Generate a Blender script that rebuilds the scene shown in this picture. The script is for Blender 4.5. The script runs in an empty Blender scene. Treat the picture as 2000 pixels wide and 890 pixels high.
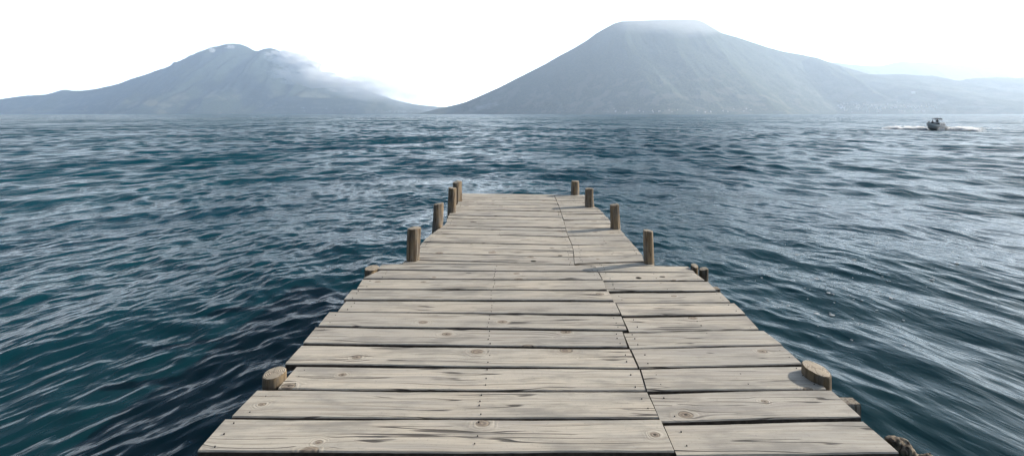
import bpy, bmesh, math, random
import numpy as np
from mathutils import Vector, Matrix, noise

R = math.radians
F = 889.0            # focal length expressed in the photograph's pixels (16 mm on a 36 mm sensor, 2000 px)
H = 1.65             # camera above the pier deck
WATER = -1.6         # lake level below the deck
HC = H - WATER
CX, HY = 1000.0, 223.0
S = bpy.context.scene
COL = S.collection
rnd = random.Random(7)

# ------------------------------------------------------------------ camera
cam = bpy.data.cameras.new('camera')
cam.lens = 16.0; cam.sensor_width = 36.0; cam.shift_y = -0.111
cam.clip_start = 0.05; cam.clip_end = 60000
co = bpy.data.objects.new('camera', cam); COL.objects.link(co)
co.location = (0, 0, H); co.rotation_euler = (R(90), 0, 0)
S.camera = co

# ------------------------------------------------------------------ world, sun, exposure
SUN_EL, SUN_AZ = 26.0, 72.0     # degrees; azimuth clockwise from +Y (the viewing direction)
w = bpy.data.worlds.new('World'); S.world = w; w.use_nodes = True
nt = w.node_tree; nt.nodes.clear()
def wn(t): return nt.nodes.new(t)
sky = wn('ShaderNodeTexSky'); sky.sky_type = 'NISHITA'; sky.sun_disc = False
sky.sun_elevation = R(SUN_EL); sky.sun_rotation = R(SUN_AZ)
sky.air_density = 1.0; sky.dust_density = 2.0; sky.ozone_density = 1.5
bg = wn('ShaderNodeBackground'); bg.inputs['Strength'].default_value = 0.050
nt.links.new(sky.outputs[0], bg.inputs['Color'])
# a bank of bright white cloud low in the sky all round the lake
tc = wn('ShaderNodeTexCoord'); sep = wn('ShaderNodeSeparateXYZ')
nt.links.new(tc.outputs['Generated'], sep.inputs[0])
mr = wn('ShaderNodeMapRange'); mr.interpolation_type = 'SMOOTHSTEP'
mr.inputs['From Min'].default_value = 0.27; mr.inputs['From Max'].default_value = 0.235
mr.inputs['To Min'].default_value = 0.0; mr.inputs['To Max'].default_value = 1.0
# ... reaching higher towards the sun
dots = wn('ShaderNodeVectorMath'); dots.operation = 'DOT_PRODUCT'
nt.links.new(tc.outputs['Generated'], dots.inputs[0]); dots.inputs[1].default_value = (math.sin(R(SUN_AZ)), math.cos(R(SUN_AZ)), 0)
ms = wn('ShaderNodeMapRange'); ms.interpolation_type = 'SMOOTHSTEP'
for k_, v_ in (('From Min', .1), ('From Max', 1.0), ('To Min', 0), ('To Max', .30)): ms.inputs[k_].default_value = v_
nt.links.new(dots.outputs['Value'], ms.inputs['Value'])
zs_ = wn('ShaderNodeMath'); zs_.operation = 'SUBTRACT'
nt.links.new(sep.outputs['Z'], zs_.inputs[0]); nt.links.new(ms.outputs[0], zs_.inputs[1])
nt.links.new(sep.outputs['Z'], mr.inputs['Value'])
mg = wn('ShaderNodeMapRange'); mg.interpolation_type = 'SMOOTHSTEP'
for k_, v_ in (('From Min', .50), ('From Max', .05), ('To Min', 0), ('To Max', .42)): mg.inputs[k_].default_value = v_
nt.links.new(zs_.outputs[0], mg.inputs['Value'])
mgm = wn('ShaderNodeMath'); mgm.operation = 'MULTIPLY'
msx = wn('ShaderNodeMath'); msx.operation = 'MULTIPLY'; msx.inputs[1].default_value = 1/.30
nt.links.new(ms.outputs[0], msx.inputs[0]); nt.links.new(msx.outputs[0], mgm.inputs[0]); nt.links.new(mg.outputs[0], mgm.inputs[1])
bg3 = wn('ShaderNodeBackground'); bg3.inputs['Color'].default_value = (.62, .80, 1.0, 1)
nt.links.new(mgm.outputs[0], bg3.inputs['Strength'])
# and brightest along the horizon
ml = wn('ShaderNodeMapRange'); ml.interpolation_type = 'SMOOTHSTEP'
for k_, v_ in (('From Min', .17), ('From Max', 0.02), ('To Min', .60), ('To Max', 1.5)): ml.inputs[k_].default_value = v_
nt.links.new(sep.outputs['Z'], ml.inputs['Value'])
bg2 = wn('ShaderNodeBackground'); bg2.inputs['Color'].default_value = (0.95, 0.98, 1.0, 1)
CLOUD_BANK = 2.6
mul = wn('ShaderNodeMath'); mul.operation = 'MULTIPLY'; mul.inputs[1].default_value = CLOUD_BANK
mr2 = wn('ShaderNodeMapRange'); mr2.interpolation_type = 'SMOOTHSTEP'
mr2.inputs['From Min'].default_value = -0.1; mr2.inputs['From Max'].default_value = 0.45   # the bank stands over the far side of the lake
nt.links.new(sep.outputs['Y'], mr2.inputs['Value'])
mm = wn('ShaderNodeMath'); mm.operation = 'MULTIPLY'
nt.links.new(mr.outputs[0], mm.inputs[0]); nt.links.new(mr2.outputs[0], mm.inputs[1])
mm2 = wn('ShaderNodeMath'); mm2.operation = 'MULTIPLY'
nt.links.new(mm.outputs[0], mm2.inputs[0]); nt.links.new(ml.outputs[0], mm2.inputs[1])
nt.links.new(mm2.outputs[0], mul.inputs[0]); nt.links.new(mul.outputs[0], bg2.inputs['Strength'])
add = wn('ShaderNodeAddShader'); out = wn('ShaderNodeOutputWorld')
nt.links.new(bg.outputs[0], add.inputs[0]); nt.links.new(bg2.outputs[0], add.inputs[1])
add2 = wn('ShaderNodeAddShader'); nt.links.new(add.outputs[0], add2.inputs[0]); nt.links.new(bg3.outputs[0], add2.inputs[1])
nt.links.new(add2.outputs[0], out.inputs['Surface'])

sl = bpy.data.lights.new('sun', 'SUN'); sl.energy = 5.0; sl.angle = R(0.5); sl.color = (1.0, 0.93, 0.82)
so = bpy.data.objects.new('sun', sl); COL.objects.link(so)
sd = Vector((math.sin(R(SUN_AZ))*math.cos(R(SUN_EL)), math.cos(R(SUN_AZ))*math.cos(R(SUN_EL)), math.sin(R(SUN_EL))))
so.rotation_euler = sd.to_track_quat('Z', 'Y').to_euler(); so.location = (30, 10, 30)

S.view_settings.view_transform = 'Standard'; S.view_settings.look = 'None'
S.view_settings.gamma = 1.0; S.view_settings.use_curve_mapping = False
S.view_settings.exposure = 0.76
S.render.engine = 'CYCLES'
S.cycles.use_denoising = True
S.cycles.max_bounces = 12; S.cycles.diffuse_bounces = 2; S.cycles.glossy_bounces = 3
S.cycles.volume_bounces = 10; S.cycles.transparent_max_bounces = 12
S.cycles.caustics_reflective = False; S.cycles.caustics_refractive = False
S.cycles.sample_clamp_indirect = 4.0

# ------------------------------------------------------------------ helpers
def tag(o, label=None, cat=None, group=None, kind=None):
    if label: o['label'] = label
    if cat: o['category'] = cat
    if group: o['group'] = group
    if kind: o['kind'] = kind
    return o
def link(name, me, parent=None, loc=(0, 0, 0), mats=()):
    o = bpy.data.objects.new(name, me); COL.objects.link(o)
    o.location = loc
    for m in mats: me.materials.append(m)
    if parent: o.parent = parent
    return o
def empty(name, loc=(0, 0, 0), parent=None):
    o = bpy.data.objects.new(name, None); COL.objects.link(o); o.location = loc
    o.empty_display_size = .2
    if parent: o.parent = parent
    return o
def mesh(name, verts, faces, smooth=False):
    me = bpy.data.meshes.new(name); me.from_pydata(verts, [], faces); me.update()
    if smooth: me.polygons.foreach_set('use_smooth', [True]*len(me.polygons))
    return me
def fix_normals(me):
    b = bmesh.new(); b.from_mesh(me); bmesh.ops.recalc_face_normals(b, faces=b.faces[:]); b.to_mesh(me); b.free()
    return me
def deck_pt(px, py, z=0.0):
    """point at height z seen at photo pixel (px, py)"""
    d = F*(H - z)/(py - HY)
    return ((px - CX)/F*d, d)
def interp(tab, v):
    tab = sorted(tab)
    return float(np.interp(v, [t[0] for t in tab], [t[1] for t in tab]))

class NB:
    """small node-tree builder"""
    def __init__(s, name):
        s.m = bpy.data.materials.new(name); s.m.use_nodes = True
        s.t = s.m.node_tree; s.t.nodes.clear()
        s.out = s.t.nodes.new('ShaderNodeOutputMaterial')
    def n(s, t, **kw):
        nd = s.t.nodes.new(t)
        for k, v in kw.items(): setattr(nd, k, v)
        return nd
    def set(s, sock, v):
        if isinstance(v, bpy.types.NodeSocket): s.t.links.new(v, sock)
        elif v is not None:
            if isinstance(v, tuple) and len(v) == 3 and sock.type == 'RGBA': v = v + (1,)
            sock.default_value = v
    def math(s, op, a, b=None, c=None, clamp=False):
        nd = s.n('ShaderNodeMath', operation=op, use_clamp=clamp)
        s.set(nd.inputs[0], a)
        if b is not None: s.set(nd.inputs[1], b)
        if c is not None: s.set(nd.inputs[2], c)
        return nd.outputs[0]
    def vmath(s, op, a, b=None, scale=None):
        nd = s.n('ShaderNodeVectorMath', operation=op)
        s.set(nd.inputs[0], a)
        if b is not None: s.set(nd.inputs[1], b)
        if scale is not None: s.set(nd.inputs['Scale'], scale)
        return nd.outputs['Value'] if op in ('LENGTH', 'DOT_PRODUCT', 'DISTANCE') else nd.outputs[0]
    def ramp(s, v, a, b, lo=0.0, hi=1.0, smooth=True):
        nd = s.n('ShaderNodeMapRange', interpolation_type='SMOOTHSTEP' if smooth else 'LINEAR')
        s.set(nd.inputs['Value'], v)
        for k, x in (('From Min', a), ('From Max', b), ('To Min', lo), ('To Max', hi)): s.set(nd.inputs[k], x)
        return nd.outputs[0]
    def mix(s, f, a, b, blend='MIX'):
        nd = s.n('ShaderNodeMix', data_type='RGBA', blend_type=blend)
        s.set(nd.inputs[0], f); s.set(nd.inputs[6], a); s.set(nd.inputs[7], b)
        return nd.outputs[2]
    def noise(s, vec, scale, detail=3, rough=.5, dist=0.0, dim='3D', col=False):
        nd = s.n('ShaderNodeTexNoise', noise_dimensions=dim)
        if vec is not None: s.set(nd.inputs['Vector'], vec)
        nd.inputs['Scale'].default_value = scale; nd.inputs['Detail'].default_value = detail
        nd.inputs['Roughness'].default_value = rough; nd.inputs['Distortion'].default_value = dist
        return nd.outputs['Color' if col else 'Fac']
    def comb(s, x, y, z=0.0):
        nd = s.n('ShaderNodeCombineXYZ')
        s.set(nd.inputs[0], x); s.set(nd.inputs[1], y); s.set(nd.inputs[2], z)
        return nd.outputs[0]
    def sep(s, v):
        nd = s.n('ShaderNodeSeparateXYZ'); s.set(nd.inputs[0], v); return nd.outputs
    def bump(s, h, strength, dist, normal=None):
        nd = s.n('ShaderNodeBump'); s.set(nd.inputs['Height'], h)
        s.set(nd.inputs['Strength'], strength); s.set(nd.inputs['Distance'], dist)
        if normal is not None: s.set(nd.inputs['Normal'], normal)
        return nd.outputs[0]
    def bsdf(s, color, rough=.8, normal=None, spec=None, metallic=0.0, ior=None, **kw):
        nd = s.n('ShaderNodeBsdfPrincipled')
        s.set(nd.inputs['Base Color'], color); s.set(nd.inputs['Roughness'], rough)
        s.set(nd.inputs['Metallic'], metallic)
        if normal is not None: s.set(nd.inputs['Normal'], normal)
        if spec is not None: s.set(nd.inputs['Specular IOR Level'], spec)
        if ior is not None: s.set(nd.inputs['IOR'], ior)
        s.t.links.new(nd.outputs[0], s.out.inputs['Surface'])
        return nd

# ------------------------------------------------------------------ materials
def mat_plank(name='weathered_plank'):
    b = NB(name)
    oc = b.n('ShaderNodeTexCoord').outputs['Object']
    rn = b.n('ShaderNodeObjectInfo').outputs['Random']
    geo = b.n('ShaderNodeNewGeometry').outputs['Position']
    x, y, z = b.sep(oc)
    off = b.math('MULTIPLY', rn, 173.0)
    xo = b.math('ADD', x, off); off2 = b.math('MULTIPLY', rn, 91.7)
    # knots: one candidate per .95 m x .25 m cell
    cx_, cy_ = .80, .27
    kv = b.comb(b.math('DIVIDE', xo, cx_), b.math('ADD', b.math('DIVIDE', y, cy_), off2))
    vor = b.n('ShaderNodeTexVoronoi', voronoi_dimensions='2D', feature='F1')
    b.set(vor.inputs['Vector'], kv); vor.inputs['Scale'].default_value = 1.0; vor.inputs['Randomness'].default_value = .9
    dv = b.vmath('SUBTRACT', kv, vor.outputs['Position'])
    dx, dy, _ = b.sep(dv)
    dx = b.math('MULTIPLY', dx, cx_/1.45); dy = b.math('MULTIPLY', dy, cy_)
    wob = b.noise(b.comb(xo, y), 14, 2)
    d = b.vmath('LENGTH', b.comb(dx, dy))
    d = b.math('ADD', d, b.math('MULTIPLY', b.math('SUBTRACT', wob, .5), .022))
    cr, cg, cb_ = b.sep(vor.outputs['Color'])
    has = b.math('GREATER_THAN', cr, .45)
    rad = b.math('MULTIPLY_ADD', cg, .020, .012)
    rel = b.math('DIVIDE', d, rad)
    infl = b.math('MULTIPLY', b.math('POWER', 2.718, b.math('MULTIPLY', b.math('POWER', rel, 2.0), -.18)), has)
    # grain bends round the knots
    yb = b.math('SUBTRACT', y, b.math('MULTIPLY', b.math('MULTIPLY', dy, infl), .85))
    wav = b.math('MULTIPLY', b.math('SUBTRACT', b.noise(b.comb(b.math('MULTIPLY', xo, .9), b.math('MULTIPLY', y, 3.0)), 1.0, 2), .5), .09)
    yb = b.math('ADD', yb, wav)
    g1 = b.noise(b.comb(b.math('MULTIPLY', xo, 1.3), b.math('MULTIPLY', yb, 55)), 1.0, 4, .62)
    g2 = b.noise(b.comb(b.math('MULTIPLY', xo, 5.0), b.math('MULTIPLY', yb, 190)), 1.0, 3, .6)
    g3 = b.noise(b.comb(b.math('MULTIPLY', xo, .8), b.math('MULTIPLY', yb, 17)), 1.0, 3, .5)
    blot = b.noise(b.comb(b.math('MULTIPLY', xo, 2.2), b.math('MULTIPLY', y, 7)), 1.0, 4, .6)
    blot2 = b.noise(b.comb(b.math('MULTIPLY', xo, .9), b.math('MULTIPLY', y, 3), off2), 1.0, 3, .6)
    fine = b.noise(geo, 60, 3, .7)
    base = b.mix(b.ramp(blot2, .35, .65), (.53, .46, .365), (.44, .40, .335))
    base = b.mix(b.ramp(rn, .5, 1, 0.0, .7, False), base, (.59, .52, .42))
    base = b.mix(b.ramp(rn, .45, 0, 0.0, .55, False), base, (.41, .375, .325))
    base = b.mix(b.ramp(g1, .44, .66, 0, .55), base, (.26, .22, .175))
    base = b.mix(b.ramp(g3, .48, .70, 0, .5), base, (.30, .275, .25))
    base = b.mix(b.ramp(g2, .52, .70, 0, .42), base, (.25, .22, .19))
    base = b.mix(b.ramp(g2, .45, .25, 0, .25), base, (.62, .57, .50))
    base = b.mix(b.ramp(blot, .46, .66, 0, .62), base, (.23, .215, .19))
    base = b.mix(b.ramp(fine, .56, .72, 0, .35), base, (.22, .20, .18))
    # rings and the knot itself
    ring = b.math('SINE', b.math('MULTIPLY', b.math('ADD', rel, b.math('MULTIPLY', wob, 1.2)), 7.5))
    rz = b.math('MULTIPLY', b.ramp(rel, 3.6, 1.3), has)
    base = b.mix(b.math('MULTIPLY', b.ramp(ring, .2, .9), b.math('MULTIPLY', rz, .28)), base, (.26, .21, .165))
    base = b.mix(b.math('MULTIPLY', b.math('MULTIPLY', b.ramp(rel, 2.6, 1.2), has), .22), base, (.60, .52, .41))
    kn = b.math('MULTIPLY', b.ramp(rel, 1.05, .88), has)
    kcol = b.mix(b.ramp(ring, -.3, .8), (.29, .23, .165), (.17, .13, .10))
    base = b.mix(b.math('MULTIPLY', kn, .85), base, kcol)
    edge = b.math('MULTIPLY', b.math('MULTIPLY', b.ramp(rel, .82, .98), b.ramp(rel, 1.16, 1.0)), has)
    base = b.mix(b.math('MULTIPLY', edge, b.ramp(wob, .35, .6, .2, .85)), base, (.07, .055, .045))
    ctr = b.math('MULTIPLY', b.math('MULTIPLY', b.ramp(rel, .30, .12), has), b.math('GREATER_THAN', cb_, .5))
    base = b.mix(ctr, base, (.03, .025, .02))
    # checks (long drying cracks)
    cn = b.noise(b.comb(b.math('MULTIPLY', xo, .55), b.math('MULTIPLY', yb, 16)), 1.0, 1, .5)
    crk = b.ramp(b.math('ABSOLUTE', b.math('SUBTRACT', cn, .5)), .020, .006)
    cm = b.ramp(b.noise(b.comb(b.math('MULTIPLY', xo, 1.7), b.math('MULTIPLY', yb, 9), 5.0), 1.0, 2), .47, .54)
    crk = b.math('MULTIPLY', crk, cm)
    base = b.mix(b.math('MULTIPLY', crk, .85), base, (.05, .043, .038))
    hgt = b.math('SUBTRACT', b.math('ADD', b.math('MULTIPLY', g1, -.8), b.math('MULTIPLY', g2, -.35)), b.math('MULTIPLY', crk, 2.0))
    hgt = b.math('ADD', hgt, b.math('MULTIPLY', b.math('MULTIPLY', ring, rz), .18))
    nrm = b.bump(hgt, .8, .004)
    b.bsdf(base, b.ramp(blot, .3, .7, .62, .85), nrm, spec=.32)
    return b.m

def mat_post(name='post_wood', dark=(.06, .04, .024), light=(.29, .215, .135), grey=(.22, .19, .155)):
    b = NB(name)
    oc = b.n('ShaderNodeTexCoord').outputs['Object']
    rn = b.n('ShaderNodeObjectInfo').outputs['Random']
    x, y, z = b.sep(oc)
    zo = b.math('ADD', z, b.math('MULTIPLY', rn, 37.0))
    ang = b.n('ShaderNodeMath', operation='ARCTAN2'); b.set(ang.inputs[0], y); b.set(ang.inputs[1], x)
    wig = b.math('MULTIPLY', b.noise(oc, 7, 2), .5)
    v = b.comb(b.math('MULTIPLY', x, 40), b.math('MULTIPLY', y, 40), b.math('MULTIPLY', zo, 2.2))
    g = b.noise(v, 1.0, 4, .65, 1.0)
    g2 = b.noise(b.comb(b.math('MULTIPLY', x, 160), b.math('MULTIPLY', y, 160), b.math('MULTIPLY', zo, 9)), 1.0, 3, .6)
    bl = b.noise(b.comb(b.math('MULTIPLY', x, 14), b.math('MULTIPLY', y, 14), b.math('MULTIPLY', zo, 5)), 1.0, 3, .6)
    c = b.mix(b.ramp(bl, .38, .62), light, grey)
    c = b.mix(b.ramp(g, .44, .64, 0, .85), c, dark)
    c = b.mix(b.ramp(g2, .55, .72, 0, .45), c, (.07, .05, .035))
    # darker and greener near the water line
    pz = b.sep(b.n('ShaderNodeNewGeometry').outputs['Position'])[2]
    c = b.mix(b.ramp(pz, WATER+.5, WATER+.15, 0, .85), c, (.02, .022, .014))
    b.bsdf(c, .85, b.bump(b.math('ADD', g, b.math('MULTIPLY', g2, .4)), .8, .006), spec=.25)
    return b.m

def mat_endgrain(name='end_grain'):
    b = NB(name)
    oc = b.n('ShaderNodeTexCoord').outputs['Object']
    x, y, z = b.sep(oc)
    wv = b.noise(oc, 14, 3)
    r = b.vmath('LENGTH', b.comb(x, y))
    ring = b.math('SINE', b.math('ADD', b.math('MULTIPLY', r, 620), b.math('MULTIPLY', wv, 9)))
    crack = b.ramp(b.math('ABSOLUTE', b.math('SUBTRACT', b.noise(b.comb(b.math('MULTIPLY', x, 18), b.math('MULTIPLY', y, 9)), 1.0, 3), .5)), .03, .008)
    c = b.mix(b.ramp(ring, -.6, .9, 0, .45), (.47, .40, .31), (.27, .21, .15))
    c = b.mix(b.ramp(wv, .5, .7, 0, .35), c, (.22, .18, .145))
    c = b.mix(b.math('MULTIPLY', crack, .45), c, (.08, .065, .05))
    b.bsdf(c, .9, b.bump(b.math('SUBTRACT', ring, crack), .5, .003), spec=.2)
    return b.m

def mat_plain(name, col, rough=.6, metallic=0.0, spec=None, var=.12, vs=8.0):
    b = NB(name)
    oc = b.n('ShaderNodeTexCoord').outputs['Object']
    n_ = b.noise(oc, vs, 4, .6)
    dk = tuple(c*(1-var*2) for c in col)
    b.bsdf(b.mix(b.ramp(n_, .35, .7), col, dk), rough, spec=spec, metallic=metallic)
    return b.m

def mat_water():
    b = NB('lake_water')
    p = b.n('ShaderNodeNewGeometry').outputs['Position']
    x, y, z = b.sep(p)
    at = b.n('ShaderNodeAttribute', attribute_name='far').outputs['Fac']
    # bent coordinates: the crests curve round towards the shore, as the mesh waves do
    rr = b.vmath('LENGTH', b.comb(x, b.math('SUBTRACT', y, 2.0), 2.0))
    v1 = b.comb(b.math('MULTIPLY', x, .7), rr)
    h_b = b.noise(v1, 1.6, 4, .6, .4)
    h_c = b.noise(v1, 6.0, 3, .55, .5)
    h_d = b.noise(v1, .10, 3, .5)
    # unresolved waves far out: slopes straight from noise (a bump map fades out at grazing angles)
    s3 = b.noise(v1, .04, 7, .74, .3, col=True)
    s1 = b.noise(v1, .9, 3, .6, .3, col=True); s2 = b.noise(v1, .16, 4, .65, .3, col=True)
    sl = b.vmath('SUBTRACT', b.vmath('ADD', b.vmath('ADD', s1, s2), b.vmath('MULTIPLY', s3, (.6, .9, .6))), (1.3, 1.45+.05, 1.3))
    sl = b.vmath('MULTIPLY', sl, b.comb(b.ramp(at, 0, 1, 0, .6, False), b.ramp(at, 0, 1, 0, 1.3, False), 0.0))
    gust = b.ramp(b.noise(b.comb(b.math('MULTIPLY', x, .5), y), .012, 3, .6), .35, .65, .75, 1.25)
    N = b.n('ShaderNodeNewGeometry').outputs['Normal']
    n2 = b.bump(h_b, b.ramp(at, 0, 1, .18, .8, False), .12)
    n3 = b.bump(h_c, 1.0, b.ramp(at, 0, .7, .010, .02), n2)
    n4 = b.vmath('NORMALIZE', b.vmath('ADD', n3, b.vmath('MULTIPLY', sl, b.comb(gust, gust, 0.0))))
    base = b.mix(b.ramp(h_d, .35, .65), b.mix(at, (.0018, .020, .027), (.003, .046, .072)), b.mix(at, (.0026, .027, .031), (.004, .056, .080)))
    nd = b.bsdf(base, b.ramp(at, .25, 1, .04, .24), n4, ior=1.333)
    nd.inputs['Specular Tint'].default_value = (.70, .89, 1.0, 1)
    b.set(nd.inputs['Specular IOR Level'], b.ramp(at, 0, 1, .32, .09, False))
    return b.m

def mat_forest(name, c1, c2, c3, sc=.0035):
    b = NB(name)
    p = b.n('ShaderNodeNewGeometry').outputs['Position']
    n1 = b.noise(p, sc, 5, .6); n2 = b.noise(p, sc*9, 4, .65)
    x, y, z = b.sep(p)
    c = b.mix(b.ramp(n2, .38, .62), c1, c2)
    # cleared fields and bare slopes low down
    fld = b.math('MULTIPLY', b.ramp(n1, .50, .60), b.ramp(z, 800, 200))
    c = b.mix(b.math('MULTIPLY', fld, .8), c, c3)
    b.bsdf(c, .95, b.bump(n2, .6, 22.0), spec=.1)
    return b.m

def mat_cloud(name, dens, nscale=2.0, soft=1.6, edge=.9, seed=0.0, col=(1, 1, 1), stretch=(1, 1, 1), aniso=.1):
    b = NB(name)
    oc = b.n('ShaderNodeTexCoord').outputs['Object']
    ln = b.vmath('LENGTH', oc)
    oc2 = b.vmath('MULTIPLY', oc, stretch)
    n_ = b.noise(b.vmath('ADD', oc2, (seed, seed*.7, 0)), nscale, 4, .55, .2)
    f = b.math('SUBTRACT', b.math('MULTIPLY_ADD', b.math('SUBTRACT', n_, .5), 3.2, edge), b.math('MULTIPLY', ln, 1.15))
    dn = b.math('MULTIPLY', b.ramp(f, 0, 1.0/soft), dens)
    dn = b.math('MULTIPLY', dn, b.ramp(ln, 1.0, .75))
    pv = b.n('ShaderNodeVolumePrincipled')
    b.set(pv.inputs['Color'], col); b.set(pv.inputs['Density'], dn)
    pv.inputs['Anisotropy'].default_value = aniso
    b.t.links.new(pv.outputs[0], b.out.inputs['Volume'])
    return b.m

M_PLANK = mat_plank(); M_POST = mat_post(); M_END = mat_endgrain()
M_BEAM = mat_post('beam_wood', (.09, .065, .045), (.30, .25, .19), (.26, .235, .20))
M_LOW = mat_post('low_post_wood', (.045, .03, .018), (.20, .145, .085), (.15, .125, .095))
M_GNARL = mat_post('gnarled_wood', (.035, .024, .018), (.30, .24, .17), (.12, .09, .065))
M_EDGE = mat_plain('shaded_plank_edge', (.085, .068, .052), .9, var=.25, vs=25.0)  # weathered plank sides, with the shade of the gaps painted into their colour
M_NAIL = mat_plain('nail_iron', (.045, .04, .038), .6, .5)
M_WATER = mat_water()

# ------------------------------------------------------------------ mountains
def fnoise(x, y, z=0.0, o=4): return noise.fractal(Vector((x, y, z)), 1.0, 2.0, o)
TERR = []
def mountain(name, label, prof, D, slope, mat, seed, p=1.15, gul=.10, cat=None, rough=7.0, nx=420, ny=90, minw=300.0, foreland=0.0):
    xs_px = np.linspace(prof[0][0], prof[-1][0], nx)
    hp = np.interp(xs_px, [a for a, _ in prof], [q for _, q in prof])
    # soften the straight segments of the outline
    k = np.hanning(7); k /= k.sum(); hps = np.convolve(np.pad(hp, 3, 'edge'), k, 'valid')
    hc = (HY - hps)/F*D + H
    X = (xs_px - CX)/F*D
    W = np.maximum(hc/math.tan(slope), minw)
    verts = []; ts = np.concatenate([-(np.linspace(1, 0, ny)**1.25), np.linspace(0, 1, ny//3)[1:]])
    for i in range(nx):
        for t in ts:
            a = abs(t)
            wgt = (1-a)**p
            u = X[i]/900.0 + seed*13.1
            # gullies run down the slope, meandering and widening towards the foot
            q = u + .35*fnoise(u*.8, t*1.3, seed, 3)
            g = 1 - abs(noise.noise(Vector((q*2.1, t*.9, seed))))*2
            g2 = 1 - abs(noise.noise(Vector((q*5.7, t*2.2, seed+4))))*2
            g3 = fnoise(u*9, t*9, seed, 4)
            mask = min(1, a*5)*min(1, (1-a)*6)
            h = hc[i]*(wgt + gul*mask*(1-a*.35)*(g*.65+g2*.12+g3*.14))
            h += rough*fnoise(u*60, t*30, seed, 2)*min(1, hc[i]/120.)
            if foreland: h += foreland*(1-(1-a))*mask*.8*(1+.5*fnoise(u*2, t*3, seed+9, 3))
            if a > .995: h = -6.0
            verts.append((X[i], D + t*W[i], max(WATER-.9, h + WATER*0) if a <= .995 else WATER-.9))
    m = len(ts)
    faces = [(i*m+j, (i+1)*m+j, (i+1)*m+j+1, i*m+j+1) for i in range(nx-1) for j in range(m-1)]
    me = mesh(name, verts, faces, True)
    o = link(name, me, mats=[mat]); tag(o, label, kind='structure')
    V = np.array(verts).reshape(nx, m, 3)
    TERR.append(dict(V=V, X=X, D=D, W=W, ts=ts, name=name))
    return o
def hill_point(T, px, py):
    """where the ray through the photo pixel meets the front slope of terrain T"""
    V = T['V']; best = None
    for f in np.linspace(.45, 1.05, 260):
        d = T['D']*f; x = (px-CX)/F*d; z = (HY-py)/F*d + H
        i = int(np.clip(np.searchsorted(T['X'], x), 1, len(T['X'])-1))
        y0 = T['D']; col = V[i]
        if d < col[0, 1]: continue
        zt = float(np.interp(d, col[:, 1], col[:, 2]))
        if zt >= z: return (x, d, zt)
    return None

M_F1 = mat_forest('forest_slopes', (.022, .038, .022), (.085, .10, .055), (.24, .22, .15))
M_F2 = mat_forest('volcano_forest', (.02, .036, .022), (.075, .095, .05), (.15, .145, .10), .005)

LEFT = [(-140, 222), (-120, 212), (-100, 204), (-50, 199), (0, 194), (40, 188), (70, 186), (90, 185), (108, 180), (120, 176), (132, 175), (140, 178),
        (165, 177), (190, 173.5), (215, 168), (235, 163), (260, 153), (285, 146), (305, 138), (322, 134), (345, 122), (362, 114),
        (378, 108), (395, 100), (413, 92), (425, 91), (440, 86.5), (455, 85.5), (470, 87), (482, 91), (492, 97), (502, 101), (515, 96),
        (528, 94), (540, 97), (550, 103), (562, 113), (590, 124), (620, 137), (650, 150), (690, 168), (730, 182), (770, 195), (810, 204), (860, 209), (930, 214), (1010, 222)]
mountain('mountain', 'twin peaked volcano rising in haze beyond the lake on the left', LEFT, 11000, R(30), M_F1, 1.0, p=1.5, gul=.22)
FOOT = [(330, 222), (355, 205), (380, 195), (400, 188), (430, 185), (470, 184.5), (520, 185.5), (560, 187), (590, 190), (640, 192), (690, 191),
        (715, 188), (728, 188), (745, 194), (775, 203), (800, 210), (830, 216), (870, 222)]
mountain('foothill', 'low dark foothill along the shore beneath the twin peaked volcano', FOOT, 9900, R(22), M_F2, 2.0, gul=.10, nx=220, ny=50)
VOLC = [(812, 223.3), (830, 219), (850, 214), (880, 207), (905, 201), (925, 193), (950, 182), (975, 171), (1000, 158), (1030, 143), (1060, 128), (1095, 108), (1120, 95),
        (1145, 80), (1165, 65), (1185, 54), (1200, 46), (1215, 42), (1250, 41), (1290, 39.5), (1330, 39), (1362, 39), (1376, 45), (1390, 53), (1410, 65),
        (1440, 73), (1470, 83), (1500, 93), (1530, 101), (1565, 107), (1595, 113), (1625, 124), (1680, 140), (1750, 160), (1850, 185), (1950, 222)]
mountain('volcano', 'broad flat topped volcano rising from the far shore right of the pier', VOLC, 7200, R(33), M_F2, 3.0, p=1.25, gul=.085, nx=620, ny=130)
BACK = [(1540, 222), (1580, 160), (1620, 121), (1660, 126), (1700, 129.5), (1722, 129), (1745, 123), (1762, 120.5), (1785, 122), (1815, 123), (1850, 126), (1890, 129),
        (1930, 132), (1965, 135), (2000, 135), (2060, 140), (2120, 152), (2190, 222)]
mountain('mountain', 'palest ridge behind the hills on the far right', BACK, 11300, R(35), M_F1, 4.0, nx=260, ny=50)
MID = [(1420, 222), (1470, 190), (1510, 160), (1545, 130), (1575, 116), (1592, 112), (1610, 118), (1635, 128), (1665, 150), (1700, 175), (1760, 222)]
mountain('hill', 'shoulder hill on the right flank of the flat topped volcano', MID, 7000, R(26), M_F2, 5.0, nx=200, ny=60)
RIDGE = [(1440, 222), (1480, 205), (1530, 188), (1580, 172), (1620, 163), (1648, 152), (1668, 146), (1690, 145), (1720, 146), (1760, 145), (1800, 148), (1825, 148), (1842, 152),
         (1855, 158), (1868, 160), (1885, 155), (1905, 153), (1950, 151), (1985, 153), (2030, 150), (2100, 158), (2200, 175), (2320, 222)]
mountain('hill', 'long wooded ridge above the far village on the right shore', RIDGE, 6700, R(13), M_F2, 6.0, p=1.35, gul=.12, nx=320, ny=80)

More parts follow.
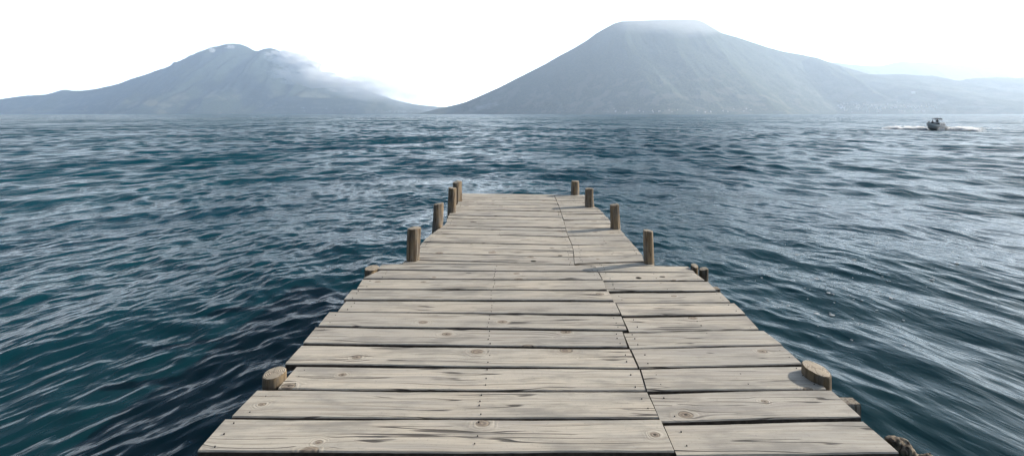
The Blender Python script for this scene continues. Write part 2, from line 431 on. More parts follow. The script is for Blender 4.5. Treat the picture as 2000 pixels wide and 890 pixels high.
# ------------------------------------------------------------------ lake
def build_lake():
    rs = [0.7]
    while rs[-1] < 420: rs.append(rs[-1]*1.0043)
    while rs[-1] < 19000: rs.append(rs[-1]*1.013)
    rs = np.array(rs)
    th_f = np.linspace(R(-58), R(58), 1050)
    th = np.concatenate([np.linspace(R(-180), R(-58), 90)[:-1], th_f, np.linspace(R(58), R(180), 90)[1:]])
    nr, na = len(rs), len(th)
    rg, tg = np.meshgrid(rs, th, indexing='ij')
    X = (rg*np.sin(tg)).astype(np.float32); Y = (rg*np.cos(tg)).astype(np.float32)
    cell = np.maximum(np.gradient(rs)[:, None]*.9, rg*R(116)/1050).astype(np.float32)
    cell = np.where(np.abs(tg) > R(58), rg*R(1.4), cell)
    RR = np.sqrt(.42*X**2 + (Y-2.0)**2 + 4.0)
    g = np.random.default_rng(23)
    Z = np.zeros_like(X); DX = np.zeros_like(X); DY = np.zeros_like(X)
    near_slope = np.zeros_like(X); tot = 0
    lams = np.concatenate([g.uniform(.15, .32, 50), g.uniform(.32, .75, 44), g.uniform(.75, 2.4, 34), g.uniform(2.6, 7, 16), g.uniform(7, 18, 5)])
    lams = np.where(lams < .75, lams*.8, lams)
    for lam in lams:
        k = 2*math.pi/lam
        spread = .40 if lam > 2.4 else (.95 if lam > .5 else .8)
        a_ = g.normal(0, spread); ph = g.uniform(0, 6.283)
        if lam < .27: sl = .030
        elif lam < .62: sl = .040
        elif lam < 2.4: sl = .037
        elif lam < 7: sl = .022
        else: sl = .010
        amp = sl/k*g.uniform(.6, 1.3)
        side = 1.0 if lam > .75 else 1 - (.6 if lam < .32 else .3)*np.clip((X/np.maximum(rg, 1)-.05)/.5, 0, 1)
        w_ = np.clip((lam/cell - 2.5)/3.0, 0, 1); w_ = w_*w_*(3-2*w_)
        # wave groups: each train swells and dies along its way
        env = .55 + .65*np.sin(X*k*.12*g.uniform(.6, 1.4) + Y*k*.10*g.uniform(-1, 1) + g.uniform(0, 6.28))
        phase = k*(RR*math.cos(a_) + X*math.sin(a_)) + ph + .9*np.sin(X*.55/lam**.6*g.uniform(.6, 1.3) + Y*.35*g.uniform(-1, 1)/lam**.5 + ph*2)
        s_ = np.sin(phase); c_ = np.cos(phase)
        if lam > .75: side = side*(.75 + .6*np.clip((rg-9)/25, 0, 1))   # rougher out from the shelter of the pier
        side = side*(1 - .25*np.exp(-((X+1)/9)**2)*np.clip((rg-9)/6, 0, 1))
        A = amp*w_*env*side
        Z += A*(s_ + .22*np.cos(2*phase+math.pi)*sl*6)
        gx = .42*X/RR*math.cos(a_) + math.sin(a_); gy = (Y-2)/RR*math.cos(a_)
        DX -= .75*A*(-c_)*gx*-1*-1; DY -= .75*A*(-c_)*gy*-1*-1
        near_slope += (1-w_)*sl**2; tot += sl**2
    far = np.sqrt(np.clip(near_slope/tot, 0, 1))
    X2 = X + np.clip(DX, -.3, .3); Y2 = Y + np.clip(DY, -.3, .3)
    X2 = np.clip(X2, -14400, 17100); Y2 = np.clip(Y2, -2400, 14700)
    co_ = np.stack([X2, Y2, Z + WATER], -1).reshape(-1, 3).astype(np.float32)
    nv = nr*na
    co_ = np.vstack([co_, [[0, 0, WATER]]]).astype(np.float32)
    i, j = np.meshgrid(np.arange(nr-1), np.arange(na-1), indexing='ij')
    a = (i*na+j).ravel(); q = np.stack([a, a+na, a+na+1, a+1], -1)
    q = q[:, ::-1]
    nq = len(q)
    me = bpy.data.meshes.new('lake')
    me.vertices.add(len(co_)); me.vertices.foreach_set('co', co_.ravel())
    me.loops.add(nq*4 + (na-1)*3)
    tri = np.stack([np.full(na-1, nv), np.arange(1, na), np.arange(na-1)], -1)
    tri = tri[:, ::-1]
    me.loops.foreach_set('vertex_index', np.concatenate([q.ravel(), tri.ravel()]).astype(np.int32))
    me.polygons.add(nq + na-1)
    st = np.concatenate([np.arange(nq)*4, nq*4 + np.arange(na-1)*3]).astype(np.int32)
    me.polygons.foreach_set('loop_start', st)
    me.polygons.foreach_set('use_smooth', np.ones(nq+na-1, bool))
    me.update(calc_edges=True)
    at = me.attributes.new('far', 'FLOAT', 'POINT')
    at.data.foreach_set('value', np.append(far.ravel(), 0).astype(np.float32))
    if me.polygons[0].normal.z < 0: me.flip_normals()
    o = link('lake', me, mats=[M_WATER]); tag(o, 'dark teal lake water with wind ripples around the pier', kind='structure')
    # surface lookup for things that float
    def surf(x, y):
        r = math.hypot(x, y); t = math.atan2(x, y)
        ii = int(np.clip(np.searchsorted(rs, r), 0, nr-1)); jj = int(np.clip(np.searchsorted(th, t), 0, na-1))
        return float(Z[ii, jj] + WATER)
    return surf
lake_z = build_lake()

# ------------------------------------------------------------------ haze over the lake
hz = NB('haze_air')
pv = hz.n('ShaderNodeVolumePrincipled')
pv.inputs['Color'].default_value = (.68, .82, 1.0, 1)
pv.inputs['Density'].default_value = 0.98e-4
pv.inputs['Anisotropy'].default_value = .42
hz.t.links.new(pv.outputs[0], hz.out.inputs['Volume'])
x0, x1, y0, y1, z0, z1 = -14600, 17300, -2500, 14900, WATER-2, 1900
hv = [(x, y, z) for z in (z0, z1) for y in (y0, y1) for x in (x0, x1)]
hf = [(0, 2, 3, 1), (4, 5, 7, 6), (0, 1, 5, 4), (2, 6, 7, 3), (0, 4, 6, 2), (1, 3, 7, 5)]
haze = link('haze', mesh('haze', hv, hf), mats=[hz.m]); tag(haze, 'pale blue haze over the lake', kind='stuff')

# ------------------------------------------------------------------ pier
pier = empty('pier', (0, 3, 0))
tag(pier, 'weathered wooden pier of wide planks running out over the lake', 'pier')
deck = empty('deck', (0, 0, 0), pier)
P0 = Vector((0, 3, 0))

def plank(bl, br, fr, fl, z=0.0, th=.046, nails=(), holes=(), sag=0.0, rag=.003, taper=None):
    """bl, br, fr, fl: world XY of back-left, back-right, front-right, front-left corners"""
    sd_ = rnd.random()*100
    cx = (bl[0]+br[0]+fr[0]+fl[0])/4; cy = (bl[1]+br[1]+fr[1]+fl[1])/4
    L = ((br[0]-bl[0])+(fr[0]-fl[0]))/2; n = max(8, int(L/.045))
    tw = rnd.uniform(-.004, .004); bow = rnd.uniform(-.003, .003); z += rnd.uniform(-.0035, .0035)
    ang_noise = lambda s, k: (noise.noise(Vector((s*1.7+sd_, k*7.3, 0)))*1.3 + noise.noise(Vector((s*9+sd_, k*3.1, 5)))*.35)*rag
    ch = .005
    verts = []; faces = []; mi = []
    ringn = 10
    for i in range(n+1):
        s = i/n
        e = 1.0 if 0 < i < n else 0.0
        b_ = Vector((bl[0]+(br[0]-bl[0])*s, bl[1]+(br[1]-bl[1])*s)); f_ = Vector((fl[0]+(fr[0]-fl[0])*s, fl[1]+(fr[1]-fl[1])*s))
        b_.y += ang_noise(s*L, 1); f_.y += ang_noise(s*L, 2)
        if i in (0, n):
            b_.x += noise.noise(Vector((sd_, i, 1)))*.006; f_.x += noise.noise(Vector((sd_, i, 2)))*.006
        zz = z + tw*(s-.5)*2 + bow*(1-(2*s-1)**2) - sag*(1-(2*s-1)**2)
        dv = b_ - f_; w_ = max(dv.length, .01); u = dv/w_
        chs = ch if e else ch
        cup = rnd.uniform(-.0003, .0003)
        for (t, zo) in ((0, -th), (0, -ch*1.3), (ch/w_, 0), (.25, .0008), (.5, .001+cup), (.75, .0008), (1-ch/w_, 0), (1, -ch*1.3), (1, -th), (.5, -th)):
            q = f_ + dv*t
            verts.append((q.x-cx, q.y-cy, zz+zo))
    for i in range(n):
        for k in range(ringn):
            a = i*ringn+k; c = i*ringn+(k+1) % ringn
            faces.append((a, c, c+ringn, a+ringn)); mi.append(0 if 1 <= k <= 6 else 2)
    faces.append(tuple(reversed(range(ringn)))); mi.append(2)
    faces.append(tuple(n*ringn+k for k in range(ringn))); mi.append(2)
    for (nx_, ny_) in nails:
        # nail heads, slightly proud of the wood
        r = rnd.uniform(.0028, .0045); base = len(verts); zt = z + .0035
        for k in range(7):
            a = k/7*math.tau
            verts.append((nx_-cx+r*math.cos(a), ny_-cy+r*math.sin(a), zt))
        for k in range(7):
            a = k/7*math.tau
            verts.append((nx_-cx+r*math.cos(a), ny_-cy+r*math.sin(a), z-.004))
        faces.append(tuple(base+k for k in range(7))); mi.append(1)
        for k in range(7): faces.append((base+k, base+7+k, base+7+(k+1) % 7, base+(k+1) % 7)); mi.append(1)
    me = mesh('plank', verts, faces)
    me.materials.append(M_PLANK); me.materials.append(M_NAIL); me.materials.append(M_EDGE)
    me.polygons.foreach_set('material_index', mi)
    o = bpy.data.objects.new('plank', me); COL.objects.link(o)
    o.location = (cx, cy, 0)
    for (hx, hy, ra, rb) in holes:
        cv = []; cf = []
        K = 18
        for zz in (-.2, .1):
            for k in range(K):
                a = k/K*math.tau; wv = 1+.18*noise.noise(Vector((math.cos(a)*1.3+hx*9, math.sin(a)*1.3, 3)))
                cv.append((hx+ra*math.cos(a)*wv, hy+rb*math.sin(a)*wv, zz))
        cf = [(k, (k+1) % K, K+(k+1) % K, K+k) for k in range(K)] + [tuple(reversed(range(K))), tuple(range(K, 2*K))]
        cut = bpy.data.objects.new('cutter', mesh('cutter', cv, cf)); COL.objects.link(cut)
        md = o.modifiers.new('hole', 'BOOLEAN'); md.operation = 'DIFFERENCE'; md.object = cut; md.solver = 'EXACT'
        dg = bpy.context.evaluated_depsgraph_get()
        nm = bpy.data.meshes.new_from_object(o.evaluated_get(dg))
        o.modifiers.clear(); o.data = nm
        bpy.data.objects.remove(cut)
    o.location = (cx, cy-3, 0)   # deck sits at the pier's origin (0, 3, 0)
    o.parent = deck
    return o

def nail_rows(bl, br, fr, fl, xs):
    """nail positions across the plank at the given world x"""
    res = []
    for x_, cnt, jit in xs:
        sb = (x_-bl[0])/(br[0]-bl[0]); yb_ = bl[1]+(br[1]-bl[1])*sb
        yf_ = fl[1]+(fr[1]-fl[1])*sb
        for k in range(cnt):
            t = (k+.5+rnd.uniform(-.25, .25))/cnt
            res.append((x_+rnd.uniform(-jit, jit), yf_+(yb_-yf_)*t))
    return res
XN = -.175
def course(planks, left):
    for (bl, br, fr, fl, extra) in planks:
        q = [deck_pt(*c) for c in (bl, br, (fr[0], fr[1]-1.4*(fr[1]-HY)/600), (fl[0], fl[1]-1.2*(fl[1]-HY)/600))]
        (a, b_, c, d) = q
        x_in = max(a[0], d[0])+.05; x_out = min(b_[0], c[0])-.045
        xs = [(x_in+.02, rnd.choice((2, 3)), .012), (x_out, rnd.choice((2, 3)), .012)]
        if left: xs.append((XN+rnd.uniform(-.02, .02), rnd.choice((3, 4, 5)) if a[1] < 4.9 else rnd.choice((0, 1, 2)), .010))
        else: xs.append((x_in+.02+.55*(x_out-x_in), 2, .02)) if rnd.random() < .4 else None
        holes = [deck_pt(h[0], h[1]) + (h[2], h[3]) for h in extra.get('holes', ())]
        plank(a, b_, c, d, nails=nail_rows(a, b_, c, d, [x for x in xs if x]), holes=holes, rag=extra.get('rag', .0055), z=extra.get('z', 0.0))

# near section, left course: corners (back-left, back-right, front-right, front-left) as read from the photo
NL = [
 ((440, 816.5), (1290, 821), (1318, 885), (386, 880), {}),
 ((503, 762), (1263, 763.5), (1287, 816), (453, 813.5), {}),
 ((580, 715.5), (1248, 719), (1262, 761.5), (543, 759), {}),
 ((589, 674.5), (1229, 679.5), (1245, 716.5), (557, 710.5), {}),
 ((617, 640), (1215, 647), (1226, 677.5), (592, 671), {}),
 ((644, 609.5), (1213, 617.5), (1224, 645), (622, 637), {}),
 ((677, 587.5), (1200, 590.5), (1212, 614.8), (660, 608.7), {}),
 ((688, 565), (1188, 568.5), (1197, 587.5), (672, 584.5), {}),
 ((708, 545), (1178, 548), (1185, 567), (697, 563.5), {}),
 ((744, 527), (1168, 530.6), (1176, 546), (710, 542.5), {}),
 ((747, 515.5), (1161, 518), (1168, 530), (738, 526.3), {}),
]
NR_ = [
 ((1297, 828), (1684, 822), (1757, 886), (1322, 887.5), {}),
 ((1269, 769), (1622, 762), (1681, 816), (1290, 823), {}),
 ((1252, 721), (1568, 715), (1613, 759), (1264, 763.5), {}),
 ((1233, 681), (1527, 675), (1567, 711), (1249, 717.5), {}),
 ((1217, 648.5), (1490, 645), (1527, 673), (1230, 679), {}),
 ((1216, 618.3), (1458, 616.5), (1481, 643.5), (1229, 647.3), {}),
 ((1203, 593), (1434, 591.5), (1456, 613.5), (1214.5, 617.3), {}),
 ((1189, 572.5), (1407, 570.5), (1426, 590.3), (1200, 591.8), {}),
 ((1179, 549.7), (1382, 550.3), (1398, 568.3), (1186, 568.2), {}),
 ((1170, 532), (1356, 533.2), (1377, 549), (1177.5, 548.2), {'holes': [(1247, 543, .030, .026), (1293.5, 541, .030, .017)]}),
 ((1162, 518), (1343, 520.5), (1357, 532.3), (1168.5, 531), {}),
]
course(NL, True); course(NR_, False)
# the planks nearer than the picture's lower edge
for i, (yb_, yf_) in enumerate([(892, 975), (985, 1105), (1120, 1300)]):
    def ex(p1, p2, y_): return p1[0] + (p2[0]-p1[0])*(y_-p1[1])/(p2[1]-p1[1])
    L_ = lambda y_: ex((440, 816), (386, 880), y_); S_ = lambda y_: ex((1290, 821), (1318, 885), y_); R_ = lambda y_: ex((1684, 822), (1757, 886), y_)
    course([((L_(yb_)+6*i, yb_), (S_(yb_)-2, yb_+1), (S_(yf_)-2, yf_), (L_(yf_), yf_-3), {})], True)
    course([((S_(yb_)+4, yb_+4), (R_(yb_), yb_+2), (R_(yf_), yf_), (S_(yf_)+5, yf_+1), {})], False)

# far section: boundaries follow the edges measured in the photo
LEDGE = [(507, 812), (494.7, 818), (484.6, 819), (474.5, 824), (465.5, 832), (458, 843), (444.6, 862), (437.4, 870), (430, 873), (420, 878), (408, 885), (400.8, 891), (389, 897), (383, 902), (376, 905)]
REDGE = [(513, 1257), (501, 1255), (494, 1251), (478, 1237), (469, 1230), (460, 1221), (452.5, 1215), (445.7, 1211), (438, 1193), (429, 1190), (420, 1181), (411, 1174), (403, 1164), (400, 1150), (380.6, 1142), (376, 1141)]
SEAM = [(515, 1122), (503, 1121), (483, 1119), (471.6, 1114), (465, 1111), (451, 1106), (441, 1103.7), (426.6, 1099.7), (413, 1095), (404, 1092), (390.7, 1086), (380, 1081.5), (376, 1080)]
course([((791, 508.5), (1121, 517-.8+.2), (1122.5, 517.2), (787, 515.3), {})], True)
course([((1123, 515.6), (1276, 512.0), (1277, 519.8), (1161, 517.2), {})], False)
def far_y(k, n, ya, yb_):
    a = 1/(ya-HY); b_ = 1/(yb_-HY); return HY + 1/(a+(b_-a)*k/n)
NF = 19
bL = []; bS = []; bR = []; bSR = []
for k in range(NF+1):
    j = rnd.uniform(-.16, .16) if 0 < k < NF else 0
    bL.append(far_y(k+j, NF, 507.3, 377)); bS.append(far_y(k+j+rnd.uniform(-.05, .05), NF, 515.6, 379.6))
    j = rnd.uniform(-.2, .2) if 0 < k < NF else 0
    bSR.append(far_y(k+j, NF, 514.8, 380.2)); bR.append(far_y(k+j+rnd.uniform(-.05, .05), NF, 511.2, 381))
for k in range(NF):
    gap = .5e-5*rnd.choice((.6, 1, 1.5, 2.3, 3.2))
    def sh(y_, g_): return HY + 1/(1/(y_-HY) - g_)   # nearer by g_
    g2 = gap*rnd.uniform(.2, 1.2)
    yl1, ys1, yl0, ys0 = sh(bL[k+1], gap*.5), sh(bS[k+1], g2*.5), bL[k], bS[k]
    ex = {}
    if k == 0: ex = {'holes': [(1042, 510, .034, .028)]}
    if k == 1: ex = {'holes': [(1094, 499, .028, .018)]}
    if k == 3: ex = {'holes': [(879, 481.3, .022, .017)]}
    course([((interp(LEDGE, yl1)+rnd.uniform(-2, 1.5), yl1), (interp(SEAM, ys1)-.3, ys1), (interp(SEAM, ys0)-.3, ys0), (interp(LEDGE, yl0)+rnd.uniform(-1.5, 1.5), yl0), ex)], True)
    gap = .5e-5*rnd.choice((.6, 1, 1.8, 3.0, 4.2)); g2 = gap*rnd.uniform(.2, 1.3)
    a1, b1, a0, b0 = sh(bSR[k+1], gap*.5), sh(bR[k+1], g2*.5), bSR[k], bR[k]
    course([((interp(SEAM, a1)+.5, a1), (interp(REDGE, b1)+rnd.uniform(-1, 1), b1), (interp(REDGE, b0)+rnd.uniform(-1, 1), b0), (interp(SEAM, a0)+.5, a0), {})], False)

def post(px, base_y, top_y, half_px, lean=(0, 0), rag=.05, slant=(0, 0), zbase=0.0, label=None, flat=1.0, mat=None, rot=0.0, split=False, bottom=WATER-.8, xy=None, notch=.90):
    X0, Y0 = deck_pt(px, base_y, zbase)
    sc = (H-zbase)/(base_y-HY)
    r = half_px*sc/math.sqrt(1+((px-CX)/F)**2)**.5
    top = zbase + (base_y-top_y)*sc
    if xy: X0, Y0, r, top = xy
    sd_ = rnd.random()*90
    n = 36; verts = []; faces = []; mi = []
    zs = list(np.linspace(bottom, zbase-.1, 14)) + list(np.linspace(zbase, top-.012, 16)) + [top-.006, top]
    for iz, zz in enumerate(zs):
        f = (zz-zbase)
        for k in range(n):
            a = k/n*math.tau
            rr = r*(1+rag*noise.noise(Vector((math.cos(a)*1.1+sd_, math.sin(a)*1.1, zz*2.0)))*2
                    + rag*.55*noise.noise(Vector((math.cos(a)*3.4+sd_, math.sin(a)*3.4, zz*4.0)))
                    + .02*noise.noise(Vector((math.cos(a)*9+sd_, math.sin(a)*9, zz*1.2))))
            if iz == len(zs)-1: rr *= .93
            # a lengthwise drying crack
            da = abs(((a-(sd_ % 6.28)+math.pi) % math.tau)-math.pi)
            if da < .12: rr *= notch
            x_ = rr*math.cos(a); y_ = rr*math.sin(a)*flat
            x_, y_ = x_*math.cos(rot)-y_*math.sin(rot), x_*math.sin(rot)+y_*math.cos(rot)
            zz2 = zz
            if iz >= len(zs)-8:
                wt = (iz-(len(zs)-9))/8
                zz2 = zz + wt*(slant[0]*x_ + slant[1]*y_) + wt*(.012 if notch < 1 else .002)*noise.noise(Vector((x_*30+sd_, y_*30, 0)))
            verts.append((x_+lean[0]*f, y_+lean[1]*f, zz2))
    m = len(zs)
    for i in range(m-1):
        for k in range(n):
            faces.append((i*n+k, i*n+(k+1) % n, (i+1)*n+(k+1) % n, (i+1)*n+k)); mi.append(0)
    base = len(verts); verts += verts[(m-1)*n:m*n]; prev = [base+k for k in range(n)]
    cz = sum(verts[v][2] for v in prev)/n
    ccx = sum(verts[v][0] for v in prev)/n; ccy = sum(verts[v][1] for v in prev)/n
    for fr_ in (.66, .33):
        cur = []
        for k in range(n):
            v = verts[base+k]; x_ = ccx+(v[0]-ccx)*fr_; y_ = ccy+(v[1]-ccy)*fr_
            verts.append((x_, y_, cz+(v[2]-cz)*fr_ + (.006 if notch < 1 else .002)*noise.noise(Vector((x_*40+sd_, y_*40, 3)))+.003)); cur.append(len(verts)-1)
        for k in range(n): faces.append((prev[k], prev[(k+1) % n], cur[(k+1) % n], cur[k])); mi.append(1)
        prev = cur
    verts.append((ccx, ccy, cz+.002)); c_ = len(verts)-1
    for k in range(n): faces.append((prev[k], prev[(k+1) % n], c_)); mi.append(1)
    me = mesh('post', verts, faces, True)
    me.materials.append(mat or M_POST); me.materials.append(M_END); me.polygons.foreach_set('material_index', mi)
    o = bpy.data.objects.new('post', me); COL.objects.link(o)
    o.location = (X0, Y0-3, 0); o.parent = pier
    if label: o['label'] = label
    return o

# tall posts along both edges of the far section
post(806.5, 508, 445, 12.3, lean=(.04, 0), rag=.07, slant=(.05, 0))
post(854.5, 443, 398, 9.8, lean=(.035, .02), rag=.08, slant=(.15, 0))
post(882, 415, 367, 8.2, lean=(.03, 0), rag=.09)
post(893, 392, 355, 8.8, rag=.12, slant=(.1, .1), label='deeply cracked post with a ragged side')
post(1267.5, 514, 450, 9.8, lean=(-.03, 0), rag=.09, slant=(-.1, 0))
post(1202, 445.5, 399.5, 9.3, lean=(-.03, .02), rag=.09, slant=(.1, 0))
post(1151.5, 403.5, 368, 8.4, rag=.13)
post(1123, 380.5, 353.5, 7.8, lean=(.02, 0), rag=.08)
# low cut posts beside the near section
def low_post(x, y, r, top, **kw): return post(1000, 600, 590, 10, xy=(x, y, r, top), notch=1.0, mat=M_LOW, **kw)
low_post(-1.50, 4.88, .076, .005, rag=.05, slant=(.0, .1), label='short cut off post level with the deck')
low_post(1.95, 4.86, .036, .035, rag=.10, flat=1.3, slant=(0, .2))
low_post(2.01, 4.78, .046, .03, rag=.10, slant=(.2, 0))
low_post(-1.476, 2.83, .068, .045, rag=.02, slant=(.06, .06), label='low post with a pale splintered top')
low_post(1.912, 2.86, .070, .055, rag=.012, slant=(-.10, .03), flat=1.35, label='low post with a wide oval grey top')

def beam(x0_, x1_, yc, z1_, w_, h_, name='beam', mat=M_BEAM, along='x', bottom_extra=0):
    verts = []; faces = []; mi = []
    n = 30; sd_ = rnd.random()*50
    prof = [(-.5, -1), (-.5, -.08), (-.42, 0), (.42, 0), (.5, -.08), (.5, -1)]
    for i in range(n+1):
        t = x0_+(x1_-x0_)*i/n
        for k, (a, zz) in enumerate(prof):
            j = .004*noise.noise(Vector((t*3, k*5, sd_)))
            p_ = (t, a*w_+j, z1_+zz*h_+j) if along == 'x' else (a*w_+j, t, z1_+zz*h_+j)
            verts.append(p_)
    m = len(prof)
    for i in range(n):
        for k in range(m): faces.append((i*m+k, i*m+(k+1) % m, (i+1)*m+(k+1) % m, (i+1)*m+k)); mi.append(0)
    faces.append(tuple(reversed(range(m)))); faces.append(tuple(n*m+k for k in range(m))); mi += [1, 1]
    me = fix_normals(mesh('beam', verts, faces)); me.materials.append(mat); me.materials.append(mat); me.polygons.foreach_set('material_index', mi)
    o = bpy.data.objects.new(name, me); COL.objects.link(o)
    o.location = (0, yc-3, 0) if along == 'x' else (yc, -3, 0)
    o.parent = pier
    return o
# joists across under the deck (two of them stick out on the right) and stringers along it
beam(-1.35, 2.05, 2.71, -.054, .075, .12)
beam(-1.3, 2.03, 4.47, -.054, .085, .15)
for yy, xa, xb in ((1.5, -1.45, 1.7), (5.3, -1.0, 1.3), (6.75, -1.0, 1.15), (8.35, -.95, 1.1)): beam(xa, xb, yy, -.056, .09, .14)
for xx, ya, yb_ in ((-.175, 1.0, 9.2), (-.95, 1.2, 8.9), (1.05, 1.2, 8.6), (.62, 1.0, 9.2)): beam(ya, yb_, xx, -.205, .09, .16, along='y')

# gnarled stubs of a branch beside the nearest planks on the right
def gnarl():
    def skin(pts, rad, edges, subdiv=2):
        me = bpy.data.meshes.new('log'); me.from_pydata(pts, edges, []); o = bpy.data.objects.new('log', me); COL.objects.link(o)
        md = o.modifiers.new('s', 'SKIN')
        for v, r_ in zip(me.skin_vertices[0].data, rad): v.radius = (r_, r_*.92)
        me.skin_vertices[0].data[0].use_root = True
        o.modifiers.new('ss', 'SUBSURF').levels = subdiv
        dg = bpy.context.evaluated_depsgraph_get(); nm = bpy.data.meshes.new_from_object(o.evaluated_get(dg))
        bpy.data.objects.remove(o); return nm
    def at(px, py, z): x_, y_ = deck_pt(px, py, z); return (x_, y_, z)
    a = at(1742, 856, -.02); b_ = at(1764, 868, -.04)
    pts = [at(1790, 930, -.55), at(1781, 905, -.25), at(1772, 889, -.13), at(1762, 872, -.05), at(1758, 864, -.03), at(1750, 868, -.06), at(1744, 858, -.02), at(1742, 853, -.01),
           at(1800, 900, -.20), at(1816, 893, -.16), at(1820, 890, -.14), (2.15, 2.0, WATER-.5)]
    rad = [.06, .055, .05, .052, .046, .036, .034, .032, .03, .024, .02, .07]
    ed = [(0, 1), (1, 2), (2, 3), (3, 4), (2, 5), (5, 6), (6, 7), (1, 8), (8, 9), (9, 10), (0, 11)]
    nm = skin(pts, rad, ed, 3)
    for v in nm.vertices:
        n_ = v.normal; c = v.co
        d_ = .010*noise.noise(c*22)+.007*noise.noise(c*55)
        v.co = c + n_*d_
    nm.polygons.foreach_set('use_smooth', [True]*len(nm.polygons)); nm.materials.append(M_GNARL)
    o = bpy.data.objects.new('branch', nm); COL.objects.link(o); o.location = (0, -3, 0); o.parent = pier
    o['label'] = 'gnarled dark branch stubs poking up beside the planks'
gnarl()

# ------------------------------------------------------------------ motorboat
M_WHITE = mat_plain('white_paint', (.72, .72, .70), .35, var=.08)
M_GREY = mat_plain('grey_hull_paint', (.27, .28, .28), .4, var=.15)
M_DARKC = mat_plain('navy_canvas', (.02, .03, .05), .8)
M_GLASS = mat_plain('dark_glass', (.015, .018, .02), .1)
M_RED = mat_plain('maroon_vinyl', (.12, .02, .025), .6)
M_STEEL = mat_plain('boat_steel', (.45, .45, .45), .3, .9)
M_SKIN = mat_plain('skin', (.30, .17, .11), .6); M_SHIRT = mat_plain('dark_shirt', (.02, .022, .03), .9); M_HAIR = mat_plain('dark_hair', (.01, .008, .007), .7)
BD = F*HC/(254.5-HY); BX = (1827-CX)/F*BD
bang = math.atan2(-.46, -.89)
boat = empty('motorboat', (BX, BD, WATER+.15)); boat.rotation_euler = (0, R(-3.5), bang)   # local +x = bow
tag(boat, 'small grey hulled motorboat with a dark canopy speeding across the lake', 'boat')
def bobj(name, verts, faces, mat, parent=boat, smooth=False, bev=0.0):
    me = fix_normals(mesh(name, verts, faces, smooth)); me.materials.append(mat)
    if bev:
        bm = bmesh.new(); bm.from_mesh(me); bmesh.ops.bevel(bm, geom=bm.edges[:], offset=bev, segments=2, affect='EDGES'); bm.to_mesh(me); bm.free()
    o = bpy.data.objects.new(name, me); COL.objects.link(o); o.parent = parent; return o
def boxv(x0_, x1_, y0_, y1_, z0_, z1_, shx=0.0):
    v = [(x0_, y0_, z0_), (x1_, y0_, z0_), (x1_, y1_, z0_), (x0_, y1_, z0_), (x0_+shx, y0_, z1_), (x1_-shx, y0_, z1_), (x1_-shx, y1_, z1_), (x0_+shx, y1_, z1_)]
    return v, [(0, 3, 2, 1), (4, 5, 6, 7), (0, 1, 5, 4), (1, 2, 6, 5), (2, 3, 7, 6), (3, 0, 4, 7)]
# hull: lofted stations from transom to stem
st = []
for s in np.linspace(0, 1, 15):
    x_ = -3.0 + 6.2*s; wd = 1.05*(1-max(0, (s-.45)/.55)**2.4); sheer = .78+.42*s**2
    keel = -.30+.62*max(0, (s-.6)/.4)**2.2; chine = -.02+.42*max(0, (s-.5)/.5)**1.7
    wc = wd*(.86-.35*s**3); wd = max(wd, .02); wc = max(wc, .015)
    st.append([(x_, 0, keel), (x_, wc, chine), (x_, wc*1.04, chine+.05), (x_+.05*s, wd, sheer*.98), (x_+.05*s, wd+.04, sheer), (x_+.05*s, wd-.06, sheer+.02), (x_, wd*.85, .40+.25*s), (x_, 0, .38+.25*s)])
hv = []; hf = []
half = len(st[0]); ring = 2*half-2
for s_ in st:
    for p_ in s_: hv.append(p_)
    for p_ in reversed(s_[1:-1]): hv.append((p_[0], -p_[1], p_[2]))
for i in range(len(st)-1):
    for k in range(ring): hf.append((i*ring+k, i*ring+(k+1) % ring, (i+1)*ring+(k+1) % ring, (i+1)*ring+k))
hf.append(tuple(range(ring))); hf.append(tuple((len(st)-1)*ring+k for k in range(ring)))
bobj('hull', hv, hf, M_GREY)
# white upper strake
sv = []; sf = []
for s_ in st:
    for sgn in (1, -1):
        a, b_ = s_[3], s_[4]
        lo = (a[0], sgn*(a[1]*.55+s_[2][1]*.45+.012), a[2]*.55+s_[2][2]*.45)
        sv += [lo, (b_[0], sgn*(b_[1]+.01), b_[2]+.012)]
for i in range(len(st)-1):
    b0 = i*4
    sf += [(b0, b0+4, b0+5, b0+1), (b0+2, b0+6, b0+7, b0+3)]
bobj('gunwale', sv, sf, M_WHITE)
v, f = boxv(-2.3, .35, -.82, .82, .45, 1.42, .18); cab = bobj('cabin', v, f, M_WHITE, bev=.03)
for xw in (-1.75, -1.1, -.45):
    for sgn in (1, -1):
        v, f = boxv(xw-.24, xw+.24, sgn*.79, sgn*.835, .90, 1.28); bobj('window', v, f, M_GLASS, cab)
v, f = boxv(.20, .36, -.66, .66, .95, 1.34); bobj('windscreen', v, f, M_GLASS, cab)
v, f = boxv(.5, 1.5, -.62, .62, .55, .98); bobj('seat', v, f, M_RED, bev=.04)
# curved canopy on four poles
cv = []; cf = []
for i in range(9):
    t = i/8; x_ = -1.35+1.25*t; zz = 2.12+.16*math.sin(math.pi*t)
    for y_ in (-.62, -.3, 0, .3, .62):
        cv.append((x_, y_, zz+.05*(1-(y_/.62)**2)))
for i in range(8):
    for k in range(4): cf.append((i*5+k, (i+1)*5+k, (i+1)*5+k+1, i*5+k+1))
can = bobj('canopy', cv, cf, M_DARKC); sm = can.modifiers.new('t', 'SOLIDIFY'); sm.thickness = .07
for (xa, xb) in ((-1.1, -1.28), (-.3, -.15)):
    for sgn in (1, -1):
        pv_ = []
        for (x_, z_) in ((xa, 1.38), (xb, 2.13)):
            for k in range(6): a = k/6*math.tau; pv_.append((x_+.02*math.cos(a), sgn*.56+.02*math.sin(a), z_))
        pf_ = [(k, (k+1) % 6, 6+(k+1) % 6, 6+k) for k in range(6)]+[tuple(range(6)), tuple(range(6, 12))]
        bobj('pole', pv_, pf_, M_STEEL)
